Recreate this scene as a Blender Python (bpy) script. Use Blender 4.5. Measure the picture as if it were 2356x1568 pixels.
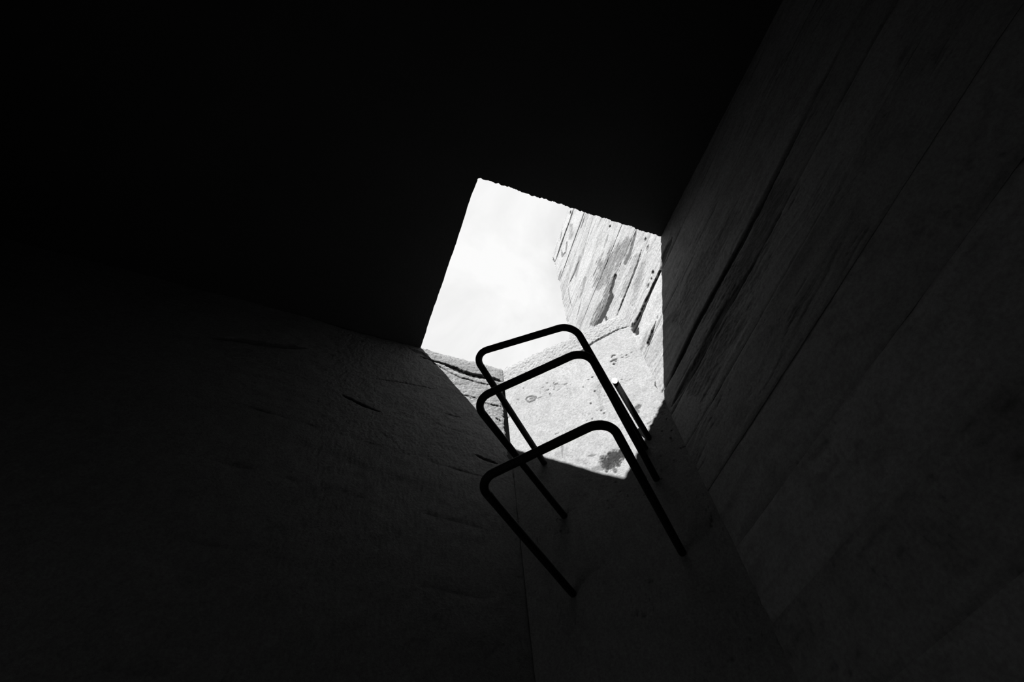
import bpy, math
import numpy as np
from mathutils import Matrix, Vector

# ------------------------------------------------------------------ clean
for o in list(bpy.data.objects):
    bpy.data.objects.remove(o, do_unlink=True)
scene = bpy.context.scene
COL = scene.collection

# ------------------------------------------------------------------ camera
# Room axes: x runs along one hatch edge, y along the other, z up.
# The underside of the roof slab is CEIL metres above the floor.
CEIL = 3.7
cam_data = bpy.data.cameras.new('camera')
cam = bpy.data.objects.new('camera', cam_data)
COL.objects.link(cam)
RIGHT = Vector((0.93716, -0.34152, -0.07263))
DOWN = Vector((0.25468, 0.81098, -0.52672))
FWD = Vector((0.23877, 0.47513, 0.84691))
FWD.normalize()
RIGHT = (RIGHT - FWD * RIGHT.dot(FWD)).normalized()
DOWN = FWD.cross(RIGHT).normalized()
M = Matrix((
    (RIGHT.x, -DOWN.x, -FWD.x, -0.2452),
    (RIGHT.y, -DOWN.y, -FWD.y, -0.5880),
    (RIGHT.z, -DOWN.z, -FWD.z, CEIL - 2.2116),
    (0, 0, 0, 1)))
cam.matrix_world = M
cam_data.sensor_width = 36.0
cam_data.lens = 1336.84 / 2356 * 36.0
cam_data.clip_start = 0.01
cam_data.clip_end = 500
scene.camera = cam

# ------------------------------------------------------------------ sky
world = bpy.data.worlds.new('sky')
scene.world = world
world.use_nodes = True
wn = world.node_tree
wn.nodes.clear()
w_out = wn.nodes.new('ShaderNodeOutputWorld')
w_bg = wn.nodes.new('ShaderNodeBackground')
w_tc = wn.nodes.new('ShaderNodeTexCoord')
w_noise = wn.nodes.new('ShaderNodeTexNoise')
w_noise.inputs['Scale'].default_value = 4.2
w_noise.inputs['Detail'].default_value = 6.0
w_noise.inputs['Roughness'].default_value = 0.55
w_noise.inputs['Distortion'].default_value = 0.6
w_ramp = wn.nodes.new('ShaderNodeValToRGB')
w_ramp.color_ramp.elements[0].position = 0.30
w_ramp.color_ramp.elements[0].color = (0.76, 0.76, 0.76, 1)
w_ramp.color_ramp.elements[1].position = 0.62
w_ramp.color_ramp.elements[1].color = (0.97, 0.97, 0.97, 1)
wn.links.new(w_tc.outputs['Generated'], w_noise.inputs['Vector'])
wn.links.new(w_noise.outputs['Fac'], w_ramp.inputs['Fac'])
wn.links.new(w_ramp.outputs['Color'], w_bg.inputs['Color'])
w_bg.inputs['Strength'].default_value = 1.0
wn.links.new(w_bg.outputs['Background'], w_out.inputs['Surface'])

# ------------------------------------------------------------------ sun
SUN_DIR = Vector((0.712, 0.581, -1.0)).normalized()
sun_data = bpy.data.lights.new('sun', 'SUN')
sun_data.energy = 25.0
sun_data.angle = math.radians(0.55)
sun = bpy.data.objects.new('sun', sun_data)
COL.objects.link(sun)
sun.rotation_euler = SUN_DIR.to_track_quat('-Z', 'Y').to_euler()
sun.location = (-6, -5, 12)

# ------------------------------------------------------------------ exposure
scene.view_settings.view_transform = 'Standard'
scene.view_settings.look = 'None'
scene.view_settings.exposure = 0.0
scene.view_settings.gamma = 1.0
scene.view_settings.use_curve_mapping = False

# ------------------------------------------------------------------ plan of the room
X_R = 0.793                 # face of the wall on the right
Y_L = 0.803                 # face of the wall on the left
X_FAR, Y_FAR = -1.95, -3.0   # the two walls behind the camera
CE = np.array([0.387, 0.803])   # corner wall meets left wall
CG = np.array([0.793, 0.365])   # corner wall meets right wall
CT = (CG - CE) / np.linalg.norm(CG - CE)
CW = float(np.linalg.norm(CG - CE))
CN = np.array([CT[1], -CT[0]])  # out of the corner wall, into the room
SLAB = 0.14

# ------------------------------------------------------------------ noise
def _hash(ix, iy, seed):
    h = (ix.astype(np.int64) * 374761393 + iy.astype(np.int64) * 668265263 + seed * 1442695041) & 0xFFFFFFFF
    h = ((h ^ (h >> 13)) * 1274126177) & 0xFFFFFFFF
    h = (h ^ (h >> 16)) & 0xFFFFFF
    return h.astype(np.float64) / 0xFFFFFF


def vnoise(x, y, seed=0):
    ix = np.floor(x); iy = np.floor(y)
    fx = x - ix; fy = y - iy
    fx = fx * fx * (3 - 2 * fx); fy = fy * fy * (3 - 2 * fy)
    ix = ix.astype(np.int64); iy = iy.astype(np.int64)
    a = _hash(ix, iy, seed); b = _hash(ix + 1, iy, seed)
    c = _hash(ix, iy + 1, seed); d = _hash(ix + 1, iy + 1, seed)
    return (a * (1 - fx) + b * fx) * (1 - fy) + (c * (1 - fx) + d * fx) * fy


def fbm(x, y, octaves=4, seed=0, rough=0.5):
    t = np.zeros(np.broadcast(x, y).shape); amp = 1.0; tot = 0.0
    for k in range(octaves):
        t = t + amp * vnoise(x * 2 ** k, y * 2 ** k, seed + 17 * k)
        tot += amp; amp *= rough
    return t / tot


def sstep(e0, e1, x):
    t = np.clip((x - e0) / (e1 - e0), 0, 1)
    return t * t * (3 - 2 * t)


def marks_field(a, z, marks, brush, seed, along=70.0, across=70.0):
    """Darkness 0..1 of cracks, spalls and stains given as strokes on a wall.
    brush turns wall offsets into brush units, so a stroke may be wider along one axis."""
    out = np.zeros(a.shape)
    J = np.array(brush)
    wob = (fbm(a * along * 0.5, z * across * 0.5, 3, seed) - 0.5) * 4.0
    rag = fbm(a * along, z * across, 4, seed + 5, 0.65) - 0.5
    fil = fbm(a * along * 2.6, z * across * 2.6, 3, seed + 9, 0.7)
    for pts, widths, dark in marks:
        P = np.array(pts); wmax = max(widths)
        pad = (wmax * 2.4 + 6) / 190.0
        m = ((a > P[:, 0].min() - pad) & (a < P[:, 0].max() + pad) &
             (z > P[:, 1].min() - pad) & (z < P[:, 1].max() + pad))
        if not m.any():
            continue
        aa = a[m]; zz = z[m]
        px = J[0, 0] * aa + J[0, 1] * zz; py = J[1, 0] * aa + J[1, 1] * zz
        best = np.full(aa.shape, -9.0)
        broad = min(1.0, max(0.0, (wmax - 3.0) / 5.0))
        for i in range(len(P) - 1):
            x0, y0 = J @ P[i]; x1, y1 = J @ P[i + 1]
            dx, dy = x1 - x0, y1 - y0
            L2 = dx * dx + dy * dy + 1e-9
            t = np.clip(((px - x0) * dx + (py - y0) * dy) / L2, 0, 1)
            dist = np.hypot(px - x0 - t * dx, py - y0 - t * dy) + wob[m] * (0.15 + 0.5 * broad)
            w = widths[i] * (1 - t) + widths[i + 1] * t
            if i == 0 and widths[0] < 4: w = w * (0.25 + 0.75 * sstep(0.0, 0.45, t))
            if i == len(P) - 2 and widths[-1] < 4: w = w * (0.25 + 0.75 * sstep(0.0, 0.45, 1 - t))
            best = np.maximum(best, 1.0 - dist / (w * 1.25))
        best = best + rag[m] * (0.5 + 1.3 * broad)
        val = dark * sstep(-0.02, 0.45 + 0.25 * broad, best)
        val = val * (1 - broad * (0.75 - 0.5 * dark) * sstep(0.42, 0.62, fil[m])) * (0.75 + 0.5 * np.clip(fil[m], 0, 1))
        out[m] = np.maximum(out[m], np.clip(val, 0, 1))
    return out


# ------------------------------------------------------------------ helpers
def tag(o, label=None, cat=None, group=None, kind=None):
    if label: o['label'] = label
    if cat: o['category'] = cat
    if group: o['group'] = group
    if kind: o['kind'] = kind
    return o


def link_mesh(name, verts, faces, mat, parent=None, smooth=False, tone=None, stain=None):
    me = bpy.data.meshes.new(name)
    me.from_pydata([tuple(map(float, v)) for v in verts], [], faces)
    if mat: me.materials.append(mat)
    if smooth: me.polygons.foreach_set('use_smooth', [True] * len(me.polygons))
    me.update()
    o = bpy.data.objects.new(name, me)
    COL.objects.link(o)
    if parent: o.parent = parent
    return o


def box(name, lo, hi, mat, parent=None):
    x0, y0, z0 = lo; x1, y1, z1 = hi
    v = [(x0, y0, z0), (x1, y0, z0), (x1, y1, z0), (x0, y1, z0), (x0, y0, z1), (x1, y0, z1), (x1, y1, z1), (x0, y1, z1)]
    f = [(0, 3, 2, 1), (4, 5, 6, 7), (0, 1, 5, 4), (1, 2, 6, 5), (2, 3, 7, 6), (3, 0, 4, 7)]
    return link_mesh(name, v, f, mat, parent)


def prism(name, outline, z0, z1, mat, parent=None):
    n = len(outline)
    v = [(x, y, z0) for x, y in outline] + [(x, y, z1) for x, y in outline]
    f = [tuple(reversed(range(n))), tuple(range(n, 2 * n))]
    f += [(i, (i + 1) % n, n + (i + 1) % n, n + i) for i in range(n)]
    return link_mesh(name, v, f, mat, parent)


def relief(name, A, Z, depth, tone, place, thick, mat, parent=None, flip=False):
    """One piece of cast wall face: a grid (rows x columns) pushed in or out by depth,
    with side faces running back into the wall."""
    nr, nc = A.shape
    front = place(A, Z, depth).reshape(-1, 3)
    idx = np.arange(nr * nc).reshape(nr, nc)
    q = np.stack([idx[:-1, :-1], idx[:-1, 1:], idx[1:, 1:], idx[1:, :-1]], -1).reshape(-1, 4)
    loop = np.concatenate([idx[0, :], idx[1:, -1], idx[-1, -2::-1], idx[-2:0:-1, 0]])
    nl = len(loop)
    back = place(A.reshape(-1)[loop], Z.reshape(-1)[loop], np.full(nl, -thick)).reshape(-1, 3)
    rim = front[loop]
    base = nr * nc
    k = np.arange(nl); k2 = (k + 1) % nl
    s = np.stack([base + k2, base + k, base + nl + k, base + nl + k2], -1)
    if flip:
        q = q[:, ::-1]; s = s[:, ::-1]
    V = np.concatenate([front, rim, back]).astype(np.float32)
    Fq = np.concatenate([q, s]).astype(np.int32)
    me = bpy.data.meshes.new(name)
    me.vertices.add(len(V)); me.vertices.foreach_set('co', V.reshape(-1))
    me.loops.add(Fq.size); me.loops.foreach_set('vertex_index', Fq.reshape(-1))
    me.polygons.add(len(Fq))
    me.polygons.foreach_set('loop_start', np.arange(0, Fq.size, 4, dtype=np.int32))
    sm = np.zeros(len(Fq), dtype=bool); sm[:len(q)] = True
    me.polygons.foreach_set('use_smooth', sm)
    me.update(calc_edges=True)
    at = me.attributes.new('tone', 'FLOAT', 'POINT')
    tt = tone.reshape(-1)
    at.data.foreach_set('value', np.concatenate([tt, tt[loop], tt[loop] * 0 + 0.8]).astype(np.float32))
    me.materials.append(mat)
    o = bpy.data.objects.new(name, me)
    COL.objects.link(o)
    if parent: o.parent = parent
    return o


def tube(name, path, radius, mat, parent=None, sides=16, caps=(True, True), rough=0.0, seed=0):
    path = [Vector(p) for p in path]
    n = len(path); verts = []; faces = []
    t0 = (path[1] - path[0]).normalized()
    u = t0.orthogonal().normalized()
    for i, p in enumerate(path):
        if i == 0: t = path[1] - path[0]
        elif i == n - 1: t = path[-1] - path[-2]
        else: t = path[i + 1] - path[i - 1]
        t.normalize()
        u = (u - t * u.dot(t)).normalized(); w = t.cross(u)
        for k in range(sides):
            a = 2 * math.pi * k / sides
            rr = radius
            if rough:
                rr *= 1 + rough * (float(vnoise(np.array([i * 0.9 + seed]), np.array([k * 0.9]), seed)[0]) - 0.5)
            verts.append(p + (u * math.cos(a) + w * math.sin(a)) * rr)
    for i in range(n - 1):
        for k in range(sides):
            k2 = (k + 1) % sides
            faces.append((i * sides + k, i * sides + k2, (i + 1) * sides + k2, (i + 1) * sides + k))
    if caps[0]: faces.append(tuple(reversed(range(sides))))
    if caps[1]: faces.append(tuple(range((n - 1) * sides, n * sides)))
    return link_mesh(name, verts, faces, mat, parent, smooth=True)


# ------------------------------------------------------------------ materials
def concrete(name, albedo, fine=0.10, scale=90.0, bump=0.35, use_tone=True, blotch=0.12):
    m = bpy.data.materials.new(name); m.use_nodes = True
    nt = m.node_tree; nt.nodes.clear()
    out = nt.nodes.new('ShaderNodeOutputMaterial')
    bs = nt.nodes.new('ShaderNodeBsdfPrincipled')
    bs.inputs['Roughness'].default_value = 0.92
    bs.inputs['Specular IOR Level'].default_value = 0.15
    geo = nt.nodes.new('ShaderNodeNewGeometry')
    n1 = nt.nodes.new('ShaderNodeTexNoise'); n1.inputs['Scale'].default_value = scale
    n1.inputs['Detail'].default_value = 6; n1.inputs['Roughness'].default_value = 0.65
    n2 = nt.nodes.new('ShaderNodeTexNoise'); n2.inputs['Scale'].default_value = 3.0
    n2.inputs['Detail'].default_value = 5
    nt.links.new(geo.outputs['Position'], n1.inputs['Vector'])
    nt.links.new(geo.outputs['Position'], n2.inputs['Vector'])
    r1 = nt.nodes.new('ShaderNodeMapRange')
    r1.inputs['From Min'].default_value = 0.3; r1.inputs['From Max'].default_value = 0.7
    r1.inputs['To Min'].default_value = 1 - fine; r1.inputs['To Max'].default_value = 1 + fine
    nt.links.new(n1.outputs['Fac'], r1.inputs['Value'])
    r2 = nt.nodes.new('ShaderNodeMapRange')
    r2.inputs['From Min'].default_value = 0.3; r2.inputs['From Max'].default_value = 0.7
    r2.inputs['To Min'].default_value = 1 - blotch; r2.inputs['To Max'].default_value = 1 + blotch * 0.5
    nt.links.new(n2.outputs['Fac'], r2.inputs['Value'])
    mu = nt.nodes.new('ShaderNodeMath'); mu.operation = 'MULTIPLY'
    nt.links.new(r1.outputs[0], mu.inputs[0]); nt.links.new(r2.outputs[0], mu.inputs[1])
    last = mu
    if use_tone:
        at = nt.nodes.new('ShaderNodeAttribute'); at.attribute_name = 'tone'
        mt = nt.nodes.new('ShaderNodeMath'); mt.operation = 'MULTIPLY'
        nt.links.new(last.outputs[0], mt.inputs[0]); nt.links.new(at.outputs['Fac'], mt.inputs[1])
        last = mt
    ma = nt.nodes.new('ShaderNodeMath'); ma.operation = 'MULTIPLY'
    ma.inputs[1].default_value = albedo; ma.use_clamp = True
    nt.links.new(last.outputs[0], ma.inputs[0])
    cc = nt.nodes.new('ShaderNodeCombineColor')
    for i in range(3): nt.links.new(ma.outputs[0], cc.inputs[i])
    nt.links.new(cc.outputs[0], bs.inputs['Base Color'])
    bp = nt.nodes.new('ShaderNodeBump'); bp.inputs['Strength'].default_value = bump
    bp.inputs['Distance'].default_value = 0.004
    nt.links.new(n1.outputs['Fac'], bp.inputs['Height'])
    nt.links.new(bp.outputs[0], bs.inputs['Normal'])
    nt.links.new(bs.outputs[0], out.inputs['Surface'])
    return m


def metal(name, base, rough, metallic, bump=0.2, var=0.3):
    m = bpy.data.materials.new(name); m.use_nodes = True
    nt = m.node_tree
    bs = nt.nodes['Principled BSDF']
    geo = nt.nodes.new('ShaderNodeNewGeometry')
    n1 = nt.nodes.new('ShaderNodeTexNoise'); n1.inputs['Scale'].default_value = 140
    n1.inputs['Detail'].default_value = 5
    nt.links.new(geo.outputs['Position'], n1.inputs['Vector'])
    rp = nt.nodes.new('ShaderNodeValToRGB')
    rp.color_ramp.elements[0].position = 0.35; rp.color_ramp.elements[1].position = 0.7
    a = base * (1 - var); b = base * (1 + var)
    rp.color_ramp.elements[0].color = (a, a, a, 1); rp.color_ramp.elements[1].color = (b, b, b, 1)
    nt.links.new(n1.outputs['Fac'], rp.inputs['Fac'])
    nt.links.new(rp.outputs['Color'], bs.inputs['Base Color'])
    bs.inputs['Roughness'].default_value = rough; bs.inputs['Metallic'].default_value = metallic
    bs.inputs['Specular IOR Level'].default_value = 0.2
    bp = nt.nodes.new('ShaderNodeBump'); bp.inputs['Strength'].default_value = bump; bp.inputs['Distance'].default_value = 0.002
    nt.links.new(n1.outputs['Fac'], bp.inputs['Height']); nt.links.new(bp.outputs[0], bs.inputs['Normal'])
    return m


M_CORNER = concrete('corner_concrete', 0.122, fine=0.24, scale=150, bump=0.5, blotch=0.05)
M_RIGHT = concrete('board_marked_concrete', 0.155, fine=0.22, scale=110, bump=0.5, blotch=0.05)
M_LEFT = concrete('rough_concrete', 0.124, fine=0.24, scale=150, bump=0.9, blotch=0.06)
M_ROOM = concrete('plain_concrete', 0.11, use_tone=False)
M_SLAB_SHADE = concrete('shade_toned_concrete', 0.035, use_tone=False)  # slab colour taken near black, deep shade under the roof put into it
M_GROUND = concrete('ground_earth', 0.20, use_tone=False, scale=12)
M_IRON = metal('black_iron', 0.008, 0.75, 0.0)
M_CUT = metal('bare_cut_iron', 0.20, 0.6, 0.0, var=0.1)

# ------------------------------------------------------------------ cracks, spalls and stains seen on the walls
# each: points on the wall face (metres along, metres above the slab underside), brush widths, darkness
RIGHT_MARKS = [
    ([(0.069, -0.123), (0.082, -0.138), (0.197, -0.151), (0.322, -0.175), (0.349, -0.185)], [1.2, 1.5, 2, 3.5, 5], 1),
    ([(0.340, -0.170), (0.344, -0.213)], [6, 4], 1),
    ([(0.105, 0.115), (0.208, 0.078), (0.414, 0.030)], [1.2, 1.8, 1.2], 0.75),
    ([(0.071, 0.265), (0.113, 0.247), (0.170, 0.210), (0.219, 0.212)], [2, 3, 3, 4], 0.6),
    ([(0.303, 0.250), (0.373, 0.227), (0.387, 0.181), (0.457, 0.179), (0.544, 0.177)], [4, 5, 6, 5, 5], 1),
    ([(0.325, 0.264), (0.391, 0.261), (0.425, 0.223), (0.509, 0.229), (0.576, 0.229)], [6, 9, 6, 9, 7], 0.6),
    ([(0.472, 0.149), (0.477, 0.120), (0.475, 0.093)], [3.5, 3, 3], 0.8),
    ([(0.136, 0.287), (0.217, 0.312), (0.326, 0.391), (0.414, 0.391)], [9, 22, 26, 18], 0.5),
    ([(0.355, 1.345), (0.440, 1.312), (0.580, 1.288), (0.707, 1.249)], [2, 1.5, 2, 1.5], 0.8),
    ([(0.382, 1.384), (0.408, 1.373)], [2.5, 2.5], 0.9),
    ([(0.527, 1.389), (0.592, 1.337)], [2, 2], 0.5),
    ([(0.710, 1.347), (0.709, 1.220)], [2.5, 2.5], 0.8),
    ([(0.435, 1.237), (0.476, 1.153)], [6, 9], 0.42),
    ([(0.523, 1.192), (0.542, 1.164), (0.571, 1.125), (0.616, 1.156), (0.602, 1.230)], [3, 3, 2, 4, 2], 0.5),
    ([(0.490, 0.833), (0.577, 0.810), (0.650, 0.821)], [2, 2, 1.2], 0.6),
    ([(0.290, 1.073), (0.380, 1.046)], [1.5, 1.2], 0.5),
    ([(0.251, 0.925), (0.434, 0.820), (0.450, 0.783)], [1.2, 1.2, 1], 0.3),
    ([(0.476, 0.838), (0.543, 0.783), (0.573, 0.757)], [4, 5, 3], 0.3),
    ([(0.660, 0.812), (0.684, 0.703), (0.688, 0.585)], [1.5, 1.5, 1.5], 0.4),
    ([(0.589, 0.520), (0.680, 0.460)], [2, 1.2], 0.4),
    ([(0.498, 0.607), (0.545, 0.567), (0.603, 0.544)], [4, 3, 3], 0.3),
    ([(0.180, 0.606), (0.191, 0.596)], [2.5, 2.5], 0.8),
    ([(0.220, 0.570), (0.285, 0.546)], [3, 3], 0.25),
    ([(0.051, 0.136), (0.069, 0.125)], [2.5, 2], 0.6),
    ([(0.059, 0.072), (0.087, 0.060)], [2.5, 2], 0.4),
    ([(0.113, -0.082), (0.127, -0.094)], [2.4, 1.8], 0.75),
    ([(0.138, -0.098), (0.146, -0.106)], [1.6, 1.2], 0.6),
    ([(0.164, -0.103), (0.187, -0.108)], [2, 1.5], 0.6),
    ([(0.145, 0.129), (0.241, 0.098), (0.321, 0.076)], [6, 8, 5], 0.28),
    ([(0.140, 0.027), (0.223, -0.023), (0.288, -0.064)], [6, 9, 5], 0.22),
    ([(0.229, -0.311), (0.300, -0.336), (0.325, -0.346)], [1, 2, 2.5], 0.8),
    ([(0.205, -0.301), (0.221, -0.308)], [1, 1], 0.4),
    ([(0.390, 0.849), (0.527, 0.778)], [2, 3], 0.2),
    ([(0.665, 1.063), (0.716, 1.040), (0.749, 1.011)], [2, 3, 2], 0.4),
    ([(-0.603, -0.497), (-0.410, -0.524), (-0.205, -0.547), (0.086, -0.563), (0.328, -0.602)], [0.6, 1.4, 2.2, 2.4, 2.0], 0.95),
    ([(-0.264, -0.666), (-0.014, -0.659), (0.169, -0.682), (0.348, -0.693)], [1, 3, 3, 2], 0.6),
    ([(0.076, -0.128), (0.017, -0.106), (-0.046, -0.094)], [3, 3, 2], 0.6),
    ([(-0.272, -0.424), (-0.017, -0.413), (0.140, -0.458)], [8, 10, 8], 0.25),
    ([(-0.416, -0.587), (-0.190, -0.632), (0.022, -0.709), (0.226, -0.764)], [12, 14, 14, 10], 0.35),
]
CORNER_MARKS = [
    ([(0.088, -0.301), (0.098, -0.287), (0.117, -0.294), (0.134, -0.311), (0.126, -0.326), (0.102, -0.325), (0.088, -0.301)], [2, 1.5, 2, 2.5, 2, 2, 2], 0.5),
    ([(0.106, -0.307), (0.126, -0.308)], [3.5, 3], 0.5),
    ([(0.134, -0.323), (0.169, -0.328)], [1.5, 1], 0.35),
    ([(0.479, -0.276), (0.489, -0.267), (0.503, -0.274)], [1.5, 1.8, 1.5], 0.7),
    ([(0.468, -0.299), (0.487, -0.300), (0.502, -0.302)], [1.8, 2, 1.6], 0.7),
    ([(0.476, -0.323), (0.487, -0.325)], [2.6, 2.2], 0.75),
    ([(0.486, -0.312), (0.499, -0.313)], [1.5, 1.5], 0.5),
    ([(0.514, -0.289), (0.529, -0.291)], [1, 1], 0.35),
    ([(0.514, -0.305), (0.529, -0.307)], [1.3, 1.2], 0.5),
    ([(0.535, -0.305), (0.546, -0.304)], [1.3, 1.2], 0.6),
    ([(0.558, -0.303), (0.568, -0.301)], [1.3, 1], 0.45),
    ([(0.529, -0.320), (0.555, -0.320)], [1, 0.9], 0.35),
    ([(0.297, -0.151), (0.380, -0.146), (0.430, -0.123), (0.488, -0.116), (0.551, -0.110), (0.599, -0.125)], [3, 3, 2.5, 2.5, 1.5, 1.2], 0.75),
    ([(0.616, -0.146), (0.613, -0.186)], [7, 4], 1),
    ([(0.614, -0.180), (0.615, -0.253), (0.614, -0.356), (0.616, -0.373)], [2, 2.5, 3, 2], 0.8),
    ([(0.615, -0.396), (0.609, -0.445)], [1.5, 1.5], 0.4),
    ([(0.374, -0.428), (0.375, -0.438)], [3.5, 3.5], 0.7),
    ([(0.386, -0.344), (0.376, -0.343)], [2, 1.5], 0.7),
    ([(0.368, -0.349), (0.360, -0.347)], [1.5, 1.2], 0.6),
    ([(0.337, -0.378), (0.333, -0.378)], [2, 1.5], 0.6),
    ([(0.342, -0.487), (0.349, -0.494)], [2, 1.5], 0.6),
    ([(0.416, -0.317), (0.411, -0.402), (0.386, -0.456), (0.378, -0.532)], [8, 8, 6, 7], 0.22),
    ([(0.497, -0.615), (0.511, -0.612)], [4, 4], 0.6),
    ([(0.497, -0.633), (0.497, -0.621)], [4, 3], 0.5),
    ([(0.372, -0.551), (0.380, -0.550)], [2, 1.5], 0.6),
    ([(0.386, -0.570), (0.378, -0.575)], [2, 2], 0.5),
    ([(0.601, -0.524), (0.596, -0.545), (0.599, -0.558)], [2, 4, 4], 1),
    ([(0.481, -0.431), (0.493, -0.440)], [1.2, 1], 0.5),
    ([(0.338, -0.807), (0.363, -0.795), (0.394, -0.800), (0.400, -0.812)], [10, 12, 10, 9], 1.0),
    ([(0.327, -0.817), (0.348, -0.820), (0.376, -0.819)], [8, 11, 9], 0.9),
    ([(0.351, -0.834), (0.358, -0.850)], [6, 5], 0.55),
    ([(0.290, -0.809), (0.311, -0.818)], [5, 5], 0.35),
    ([(0.198, -0.584), (0.199, -0.644), (0.193, -0.702)], [2, 3, 2], 0.3),
    ([(0.196, -0.323), (0.196, -0.358)], [3, 3], 0.2),
    ([(0.085, -0.217), (0.087, -0.215)], [2.5, 2.5], 0.45),
    ([(0.281, -0.745), (0.312, -0.754)], [2, 2], 0.35),
    ([(0.174, -0.686), (0.207, -0.693)], [10, 12], 0.15),
    ([(0.201, -0.257), (0.201, -0.259)], [2, 2], 0.3),
    ([(0.247, -0.749), (0.268, -0.770)], [6, 6], 0.15),
]
LEFT_MARKS = [
    ([(0.001, -0.077), (0.050, -0.083), (0.097, -0.089), (0.142, -0.096), (0.186, -0.111), (0.230, -0.119), (0.282, -0.114), (0.339, -0.107), (0.380, -0.110)], [2, 1.6, 2.2, 3.4, 4.4, 4.6, 4.2, 3, 3], 1),
    ([(0.050, -0.099), (0.090, -0.116), (0.139, -0.144), (0.190, -0.165), (0.225, -0.160), (0.267, -0.166), (0.315, -0.162)], [1, 1, 1.2, 1.5, 1.6, 1.6, 1.2], 0.45),
    ([(0.188, -0.280), (0.230, -0.279), (0.258, -0.283)], [0.7, 0.9, 0.8], 0.45),
    ([(0.282, -0.297), (0.320, -0.301), (0.365, -0.296)], [0.9, 1.2, 1.3], 0.6),
    ([(0.333, -0.381), (0.344, -0.388), (0.362, -0.396)], [1.2, 1.2, 0.8], 0.6),
    ([(0.239, -0.621), (0.277, -0.635), (0.325, -0.645)], [0.8, 2, 2], 0.6),
    ([(-0.279, -0.455), (-0.245, -0.468), (-0.186, -0.490), (-0.120, -0.507)], [0.6, 1.6, 1.6, 0.6], 0.65),
    ([(-0.169, -0.313), (-0.048, -0.293), (0.077, -0.288)], [0.8, 1, 0.8], 0.35),
    ([(-0.051, -0.035), (0.009, -0.049), (0.070, -0.101)], [3, 3, 2], 0.4),
    ([(-0.784, -0.304), (-0.671, -0.271), (-0.549, -0.253), (-0.456, -0.225)], [3, 5, 5, 2], 0.4),
    ([(-0.339, -0.746), (-0.106, -0.798), (0.100, -0.840)], [5, 8, 5], 0.15),
    ([(-0.074, -0.829), (0.039, -0.807), (0.174, -0.821)], [3, 4, 2], 0.15),
    ([(0.118, -0.427), (0.189, -0.429)], [1, 1], 0.3),
]

BRUSH_RIGHT = ((-200.9, -102.1), (409.0, -210.4))
BRUSH_CORNER = ((537.4, -107.5), (-239.0, -353.8))
BRUSH_LEFT = ((511.5, -6.1), (127.7, -315.3))

# ------------------------------------------------------------------ right wall, board-marked, taller than the slab
END_Z = np.array([-4.0, 0.0, 0.45, 0.58, 0.80, 0.96, 1.05, 1.17, 1.34, 1.7])
END_Y = np.array([0.83, 0.83, 0.778, 0.763, 0.749, 0.729, 0.726, 0.713, 0.713, 0.713])


def y_end(z):
    return np.interp(z, END_Z, END_Y)


def right_place(a, z, d):
    return np.stack([np.full(a.shape, X_R) - d, a, z + CEIL], -1)


# core of the wall behind the board marks
core_pts = [(Y_FAR - 0.2, -CEIL), (0.80, -CEIL), (0.80, 0.0), (0.75, 0.45), (0.72, 0.8), (0.69, 1.17), (0.69, 1.33),
            (0.36, 1.42), (-0.5, 1.62), (Y_FAR - 0.2, 1.62)]
nC = len(core_pts)
vv = [(X_R + 0.028, y, z + CEIL) for y, z in core_pts] + [(X_R + 0.24, y, z + CEIL) for y, z in core_pts]
ff = [tuple(range(nC)), tuple(reversed(range(nC, 2 * nC)))] + \
     [(i, nC + i, nC + (i + 1) % nC, (i + 1) % nC) for i in range(nC)]
wall_right = link_mesh('wall_right', vv, ff, M_ROOM)
tag(wall_right, 'tall board-marked concrete wall on the right rising sunlit above the hatch', 'wall', kind='structure')

# joints between the boards, height at y = 0.35 and slope along y
JOINTS = [(1.47, -0.20), (1.325, -0.22), (1.09, -0.22), (0.88, -0.2), (0.66, -0.18), (0.42, -0.16), (0.245, -0.15),
          (0.045, -0.18), (-0.180, -0.13), (-0.350, -0.12), (-0.594, -0.105), (-0.715, -0.10), (-0.87, -0.09),
          (-1.06, -0.07), (-1.26, -0.05), (-1.47, -0.03), (-1.7, 0.0), (-1.95, 0.0), (-2.2, 0.0), (-2.45, 0.0),
          (-2.7, 0.0), (-2.95, 0.0), (-3.2, 0.0), (-3.45, 0.0), (-CEIL, 0.0)]
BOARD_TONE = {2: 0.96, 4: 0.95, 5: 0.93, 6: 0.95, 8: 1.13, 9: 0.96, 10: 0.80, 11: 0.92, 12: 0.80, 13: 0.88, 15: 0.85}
STRONG = {1: 0.2, 7: 0.12, 8: 0.25, 9: 0.2, 10: 0.45, 11: 0.35, 12: 0.2, 13: 0.15, 14: 0.15, 15: 0.15}
dist_cols = np.concatenate([np.arange(0, 1.0, 0.0032), np.arange(1.0, 1.7, 0.010), np.arange(1.7, 4.25, 0.04)])
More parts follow.
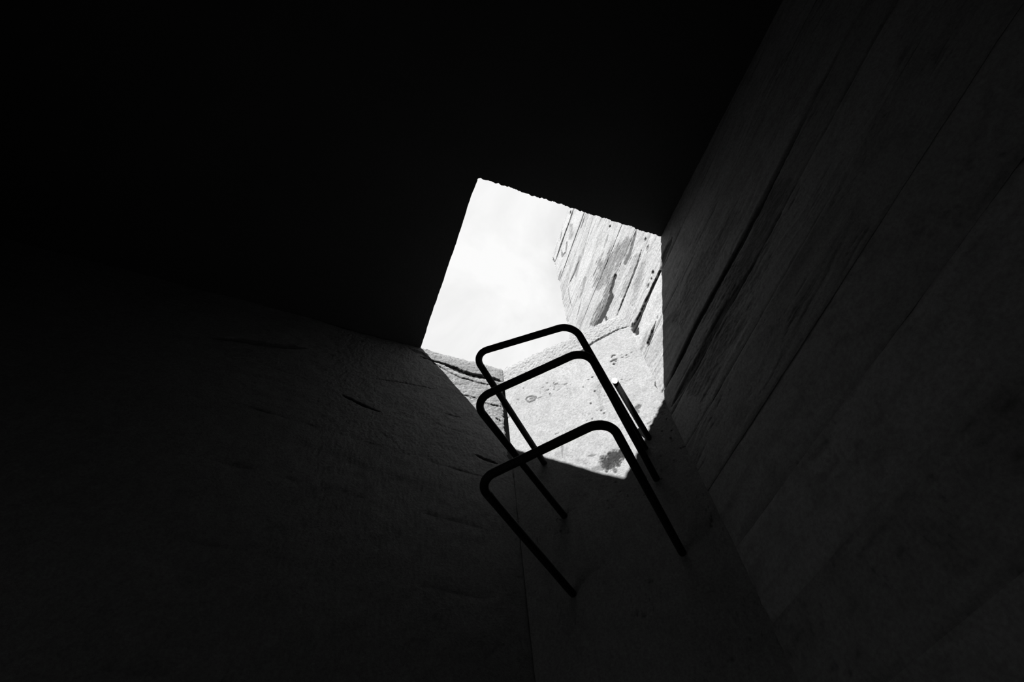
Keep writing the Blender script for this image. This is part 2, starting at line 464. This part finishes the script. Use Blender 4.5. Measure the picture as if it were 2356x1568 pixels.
for bi in range(len(JOINTS) - 1):
    (zt, mt), (zb, mb) = JOINTS[bi], JOINTS[bi + 1]
    fine = zt > -0.9
    nrow = max(6, int((zt - zb) / (0.0034 if fine else 0.012)))
    v = np.linspace(0, 1, nrow)[:, None]
    zmid = 0.5 * (zt + zb)
    a0 = (y_end(np.full(nrow, zmid)) + 0 * v[:, 0])[:, None] - dist_cols[None, :]
    top = np.minimum(zt + mt * np.clip(a0 - 0.35, -1.2, 2), 1.66)
    bot = zb + mb * np.clip(a0 - 0.35, -1.2, 2)
    bot = np.maximum(bot, -CEIL)
    Z = bot + (top - bot) * v
    # ragged upright end above the slab
    A = a0 - y_end(np.full(nrow, zmid))[:, None] + y_end(Z)
    edge = np.exp(-dist_cols / 0.02)[None, :]
    A = A + edge * ((fbm(Z * 40, Z * 0 + 3.3, 3, 41) - 0.5) * 0.03)
    # grain pressed in by the board
    gz = Z - mt * A
    warp = (fbm(A * 2.5, gz * 7, 3, 7 + bi) - 0.5) * 0.16
    grain = fbm(A * 3.0, (gz + warp) * 46, 4, 3 + 5 * bi, 0.55)
    grain2 = fbm(A * 6.0, (gz + warp) * 120, 3, 4 + 3 * bi)
    speck = fbm(A * 120, Z * 90, 3, 77)
    dark = marks_field(A, Z, RIGHT_MARKS, BRUSH_RIGHT, 11, 22.0, 95.0)
    # joint recess
    dj_t = (top - Z); dj_b = (Z - bot)
    st = STRONG.get(bi, 0.07); sb = STRONG.get(bi + 1, 0.07)
    jn = sstep(0.25, 0.6, fbm(A * 5, Z * 0 + bi, 3, 23))
    jn2 = sstep(0.25, 0.6, fbm(A * 5, Z * 0 + bi + 1, 3, 23))
    recess = np.maximum(st * np.exp(-(dj_t / 0.0045) ** 2) * (0.3 + 0.7 * jn), sb * np.exp(-(dj_b / 0.0045) ** 2) * (0.3 + 0.7 * jn2))
    off = (vnoise(np.array([bi * 1.7]), np.array([0.5]), 5)[0] - 0.5) * 0.005
    depth = off + 0.0035 * (grain - 0.5) + 0.0015 * (speck - 0.5) - 0.012 * recess - 0.007 * dark
    line_n = fbm(A * 1.7, (gz + warp * 0.6) * 75, 3, 91)
    line_m = sstep(0.50, 0.66, fbm(A * 5, gz * 14, 3, 92))
    fine_line = np.exp(-((line_n - 0.5) / 0.022) ** 2) * line_m
    depth = depth - 0.0018 * fine_line
    streak = sstep(0.50, 0.80, grain) * 0.20 + sstep(0.58, 0.8, grain2) * 0.12 + 0.34 * fine_line
    mott = fbm(A * 14, gz * 22, 4, 93)
    tone = 1.05 - streak - 0.16 * (speck - 0.5) - 0.16 * sstep(0.5, 0.75, mott)
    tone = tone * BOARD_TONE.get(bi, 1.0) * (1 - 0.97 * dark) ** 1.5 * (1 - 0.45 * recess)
    depth = np.maximum(depth, -0.024)
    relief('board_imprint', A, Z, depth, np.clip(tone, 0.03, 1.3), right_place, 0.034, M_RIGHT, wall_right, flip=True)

# ------------------------------------------------------------------ corner wall that carries the step irons
def corner_place(a, z, d):
    x = CE[0] + CT[0] * a + CN[0] * d
    y = CE[1] + CT[1] * a + CN[1] * d
    return np.stack([x, y, z + CEIL], -1)


inset = 0.03
q0 = CE - CN * inset + CT * 0.012; q1 = CG - CN * inset - CT * 0.012
wall_corner = prism('wall_corner', [(q0[0], q0[1]), (q1[0], q1[1]), (X_R + 0.02, Y_L + 0.02)][::-1], 0.0, CEIL - 0.012, M_ROOM)
tag(wall_corner, 'narrow slanting concrete wall across the corner that carries the step irons', 'wall', kind='structure')
a_c = np.linspace(0.0, CW + 0.004, 250)
z_rows = np.concatenate([np.linspace(-CEIL, -1.6, 60)[:-1], np.linspace(-1.6, -1.0, 80)[:-1], np.linspace(-1.0, -0.118, 340)])


def corner_piece(zr, seed, top):
    A, Z = np.meshgrid(a_c, zr)
    dark = marks_field(A, Z, CORNER_MARKS, BRUSH_CORNER, 31)
    big = fbm(A * 7, Z * 7, 4, seed)
    mid = fbm(A * 40, Z * 30, 3, seed + 2)
    fine = fbm(A * 170, Z * 120, 3, seed + 3)
    pits = sstep(0.70, 0.82, fbm(A * 95 + 3 * mid, Z * 70, 3, seed + 4, 0.6)) * sstep(0.48, 0.68, fbm(A * 9, Z * 7, 2, seed + 6))
    if top:
        edge = np.exp(-(-Z / 0.02))
        depth = 0.004 * (mid - 0.5) + 0.006 * (fine - 0.5) - 0.006 * edge
        tone = 0.95 - 0.35 * (fine - 0.5) - 0.2 * (mid - 0.5)
        Z = Z + edge * (fbm(A * 60, A * 0 + 1.5, 3, 8) - 0.5) * 0.014
    else:
        depth = 0.003 * (big - 0.5) + 0.0018 * (mid - 0.5) + 0.0012 * (fine - 0.5)
        tone = 1.02 - 0.16 * (big - 0.5) - 0.26 * (mid - 0.5) - 0.30 * (fine - 0.5)
    depth = depth - 0.003 * pits - 0.005 * dark
    tone = tone * (1 - 0.45 * pits) * (1 - 0.97 * dark) ** 1.5
    depth = np.maximum(depth, -0.02)
    return A, Z, depth, np.clip(tone, 0.03, 1.3)


A, Z, D, T = corner_piece(z_rows, 51, False)
relief('wall_face', A, Z, D, T, corner_place, 0.034, M_CORNER, wall_corner)
A, Z, D, T = corner_piece(np.linspace(-0.122, 0.0, 50), 61, True)
relief('rim_course', A, Z, D, T, corner_place, 0.034, M_CORNER, wall_corner)

# ------------------------------------------------------------------ left wall
def left_place(a, z, d):
    return np.stack([a, np.full(a.shape, Y_L) - d, z + CEIL], -1)


wall_left = box('wall_left', (X_FAR - 0.2, Y_L + 0.045, 0.0), (X_R + 0.24, Y_L + 0.26, CEIL - 0.015), M_ROOM)
tag(wall_left, 'rough low concrete wall on the left with a dark crack under its rim', 'wall', kind='structure')
L_JOINTS = [(0.0, 0.0), (-0.112, -0.17), (-0.285, -0.17), (-0.52, -0.17), (-0.72, -0.12), (-0.95, -0.08), (-1.2, -0.04), (-1.5, 0.0),
            (-1.8, 0.0), (-2.1, 0.0), (-2.4, 0.0), (-2.8, 0.0), (-3.2, 0.0), (-CEIL, 0.0)]
L_STRONG = {2: 0.25, 3: 0.25, 4: 0.5, 5: 0.5, 6: 0.4, 7: 0.4}
xcols = np.concatenate([np.arange(X_FAR, -1.2, 0.04), np.arange(-1.2, -0.35, 0.012), np.arange(-0.35, 0.372, 0.0032)])
for bi in range(len(L_JOINTS) - 1):
    (zt, mt), (zb, mb) = L_JOINTS[bi], L_JOINTS[bi + 1]
    fine = zt > -0.7
    nrow = max(6, int((zt - zb) / (0.0036 if fine else 0.012)))
    v = np.linspace(0, 1, nrow)[:, None]
    cols = xcols.copy()
    if bi == 0:
        cols = np.concatenate([cols, np.arange(cols[-1] + 0.003, 0.392, 0.003)])
    a0 = np.repeat(cols[None, :], nrow, 0)
    top = zt + mt * np.clip(a0 - 0.2, -0.8, 1)
    bot = np.maximum(zb + mb * np.clip(a0 - 0.2, -0.8, 1), -CEIL)
    Z = bot + (top - bot) * v
    A = a0.copy()
    endw = np.exp(-(cols.max() - cols) / 0.012)[None, :]
    if bi > 0:
        A = A + np.exp(-(cols.max() - cols) / 0.06)[None, :] * 0.022 * sstep(-0.585, -0.64, Z)
        A = A + endw * ((fbm(Z * 90, Z * 0 + 0.7, 3, 14) - 0.5) * 0.016)
    dark = marks_field(A, Z, LEFT_MARKS, BRUSH_LEFT, 19)
    mid = fbm(A * 30, Z * 40, 3, 71)
    fine_n = fbm(A * 170, Z * 140, 3, 72)
    big = fbm(A * 5, Z * 9, 4, 73)
    st = L_STRONG.get(bi, 0.12); sb = L_STRONG.get(bi + 1, 0.12)
    recess = np.maximum(st * np.exp(-((top - Z) / 0.004) ** 2), sb * np.exp(-((Z - bot) / 0.004) ** 2))
    recess = recess * sstep(0.35, 0.65, fbm(A * 6, Z * 0 + 2, 3, 74))
    depth = 0.005 * (big - 0.5) + 0.004 * (mid - 0.5) + 0.004 * (fine_n - 0.5) - 0.010 * dark - 0.01 * recess
    depth = depth - endw * 0.004
    tone = 1.0 - 0.25 * (mid - 0.5) - 0.35 * (fine_n - 0.5) - 0.1 * (big - 0.5)
    if bi == 0:
        tone = tone * (0.88 - 0.25 * (fine_n - 0.5))
        rim = np.exp(-(top - Z) / 0.02)
        Z = Z + rim * (fbm(A * 55, A * 0 + 0.5, 3, 75) - 0.5) * 0.016
        depth = depth - 0.008 * rim
    tone = tone * (1 - 0.97 * dark) ** 1.5 * (1 - 0.4 * recess)
    depth = np.maximum(depth, -0.03)
    relief('rim_course' if bi == 0 else 'board_imprint', A, Z, depth, np.clip(tone, 0.03, 1.3), left_place, 0.05, M_LEFT, wall_left, flip=False)

# ------------------------------------------------------------------ roof slab with the notched hatch
def rough_edge(n, seed, amp, freq):
    s = np.linspace(0, 1, n)
    r = (fbm(s * freq, s * 0 + seed, 4, seed, 0.6) - 0.5) * 2 * amp
    return s, r


nAB = 360
s1, r1 = rough_edge(nAB, 5, 0.0068, 44)
ab = [(0.012 + (X_R + 0.012 - 0.012) * s, 0.004 - 0.013 * s + r) for s, r in zip(s1, r1)]
nAF = 140
s2, r2 = rough_edge(nAF, 9, 0.0030, 12)
af = [(0.003 - 0.004 * s + r, 0.014 + (0.83 - 0.014) * s) for s, r in zip(s2, r2)]
# corner A slightly rounded
corner = [(0.0035, 0.010), (0.006, 0.006), (0.009, 0.0045)]
edge_line = list(reversed(af)) + corner + ab        # from left wall to corner to right wall
nE = len(edge_line)
FX, FY = X_FAR - 0.2, Y_FAR - 0.2
sv, sf = [], []


def splay(p, k):        # upper edge of the hatch set back, so the slab edge leans outward
    x, y = p
    if k < len(af): return (x - SLAB * 1.05, y if y < 0.8 else y + 0.1)
    if k >= nE - len(ab): return (x, y - SLAB * 1.05) if k > nE - len(ab) else (x - SLAB, y - SLAB * 1.05)
    return (x - SLAB * 1.05, y - SLAB * 1.05)


def outer(p, k):
    x, y = p
    if k < len(af): return (FX, y)
    if k >= nE - len(ab): return (x, FY)
    return (FX, FY)


for k, p in enumerate(edge_line):
    b = outer(p, k); t = splay(p, k)
    zt = CEIL + SLAB
    sv += [(p[0], p[1], CEIL), (b[0], b[1], CEIL), (t[0], t[1], zt), (b[0], b[1], zt)]
for k in range(nE - 1):
    i = 4 * k; j = i + 4
    sf.append((i, j, j + 1, i + 1))
    sf.append((i, i + 2, j + 2, j))
    sf.append((i + 2, i + 3, j + 3, j + 2))
    sf.append((i + 1, j + 1, j + 3, i + 3))
# strip of slab resting on the left wall
ceiling = link_mesh('ceiling', sv, sf, M_SLAB_SHADE)
tag(ceiling, 'dark flat concrete roof slab with a square hatch cut out at its corner', 'ceiling', kind='structure')
bx0 = box('bearing_strip', (FX, 0.82, CEIL + 0.001), (-0.16, Y_L + 0.26, CEIL + SLAB), M_ROOM, ceiling)

# ------------------------------------------------------------------ rest of the room
floor = box('floor', (X_FAR, Y_FAR, -0.15), (X_R + 0.24, Y_L + 0.26, 0.0), M_ROOM)
tag(floor, 'bare concrete floor of the dark room under the hatch', 'floor', kind='structure')
DY0, DY1, DH = 0.02, 0.42, 1.95       # added opening, out of view, put in to brighten the lower walls
xo = X_FAR - 0.2
wall_opposite = box('wall_opposite', (xo, Y_FAR - 0.2, -0.1), (X_FAR, DY0, CEIL), M_ROOM)
tag(wall_opposite, 'plain dark concrete wall with an added light opening, facing the board-marked wall', 'wall', kind='structure')
box('wall_pier', (xo, DY1, -0.1), (X_FAR, Y_L + 0.26, CEIL), M_ROOM, wall_opposite)
box('light_opening_lintel', (xo, DY0, DH), (X_FAR, DY1, CEIL), M_ROOM, wall_opposite)
wall_back = box('wall_back', (X_FAR - 0.2, Y_FAR - 0.2, -0.1), (X_R + 0.24, Y_FAR, CEIL), M_ROOM)
tag(wall_back, 'plain dark concrete wall behind the camera', 'wall', kind='structure')
ground = link_mesh('ground', [(-60, -60, -0.12), (60, -60, -0.12), (60, 60, -0.12), (-60, 60, -0.12)], [(0, 1, 2, 3)], M_GROUND)
tag(ground, 'level bare ground around the concrete room', 'ground', kind='structure')

# ------------------------------------------------------------------ step irons
def wall_pt(s, z, d=0.0):
    return Vector((CE[0] + CT[0] * s + CN[0] * d, CE[1] + CT[1] * s + CN[1] * d, z + CEIL))


def fillet(p0, p1, p2, r, n=12):
    a = (p0 - p1).normalized(); b = (p2 - p1).normalized()
    ang = a.angle(b)
    t = r / math.tan(ang / 2)
    s0 = p1 + a * t; s1 = p1 + b * t
    c = p1 + (a + b).normalized() * (r / math.sin(ang / 2))
    pts = []
    for i in range(n + 1):
        k = i / n
        d = (s0 - c).lerp(s1 - c, k)
        # spherical blend
        th = (s0 - c).angle(s1 - c)
        d = ((s0 - c) * math.sin((1 - k) * th) + (s1 - c) * math.sin(k * th)) / math.sin(th)
        pts.append(c + d)
    return pts


def step_iron(label, root_l, corner_l, corner_r, root_r, radius, bend, seed):
    e = bpy.data.objects.new('step_iron', None)
    COL.objects.link(e)
    base = (root_l + root_r) / 2
    e.location = base
    fl = fillet(root_l, corner_l, corner_r, bend)
    fr = fillet(corner_l, corner_r, root_r, bend)
    def sub(a, b, n):
        return [a.lerp(b, i / n) for i in range(n + 1)]
    loc = lambda pts: [p - base for p in pts]
    tread = fl + sub(fl[-1], fr[0], 14)[1:-1] + fr
    tube('tread', loc(tread), radius, M_IRON, e, rough=0.05, seed=seed)
    tube('leg', loc(sub(root_l, fl[0], 14)), radius, M_IRON, e, rough=0.05, seed=seed + 1)
    tube('leg', loc(sub(root_r, fr[-1], 14)), radius, M_IRON, e, rough=0.05, seed=seed + 2)
    tag(e, label, 'step iron', 'step irons of the corner ladder')
    return e


def P(x, y, z): return Vector((x, y, z + CEIL))


step_iron('topmost black step iron, its tread crossing the white sky', wall_pt(0.122, -0.690, -0.02),
          P(0.084, 0.347, -0.69), P(0.311, 0.113, -0.77), wall_pt(0.475, -0.815, -0.02), 0.0107, 0.050, 1)
step_iron('middle black step iron, its tread just under the sunlit wall rim', wall_pt(0.160, -0.95, -0.02),
          P(0.073, 0.332, -0.95), P(0.306, 0.084, -0.95), wall_pt(0.473, -0.95, -0.02), 0.0108, 0.050, 2)
step_iron('lowest black step iron, one bend lost in the shadow', wall_pt(0.142, -1.22, -0.02),
          P(0.087, 0.359, -1.22), P(0.309, 0.093, -1.22), wall_pt(0.466, -1.22, -0.02), 0.0108, 0.050, 3)

# broken-off leg beside the irons
stub = bpy.data.objects.new('broken_step_iron', None); COL.objects.link(stub)
r0 = wall_pt(0.500, -0.790, -0.015)
r1 = wall_pt(0.4724, -0.590, 0.130)
stub.location = r0
axis = (r1 - r0).normalized()
cut_n = Vector((CN[0], CN[1], 0.0))
u = axis.orthogonal().normalized(); w = axis.cross(u)
SD, RS = 20, 0.0107


def cut_ring(r, off):           # ring where the bar was cut off square to the wall
    pts = []
    for k in range(SD):
        a = 2 * math.pi * k / SD
        o = (u * math.cos(a) + w * math.sin(a)) * r
        pts.append(r1 - r0 + o - axis * (o.dot(cut_n) / axis.dot(cut_n)) + cut_n * off)
    return pts


rv = []
for i in range(11):
    p = (r1 - r0) * (i / 11.0) * 0.9
    rv += [p + (u * math.cos(2 * math.pi * k / SD) + w * math.sin(2 * math.pi * k / SD)) * RS for k in range(SD)]
rv += cut_ring(RS, 0.0)
rf = [(i * SD + k, i * SD + (k + 1) % SD, (i + 1) * SD + (k + 1) % SD, (i + 1) * SD + k) for i in range(11) for k in range(SD)]
rf += [tuple(reversed(range(SD))), tuple(range(11 * SD, 12 * SD))]
rod = link_mesh('rod', rv, rf, M_IRON, stub)
cv = cut_ring(RS * 0.98, 0.0004) + cut_ring(RS * 0.95, 0.0022)
cf = [(k, (k + 1) % SD, SD + (k + 1) % SD, SD + k) for k in range(SD)] + [tuple(range(SD, 2 * SD)), tuple(reversed(range(SD)))]
link_mesh('cut_end', cv, cf, M_CUT, stub)['label'] = 'bright bare cut end'
tag(stub, 'short straight iron stub with a bright cut end right of the step irons', 'iron stub')
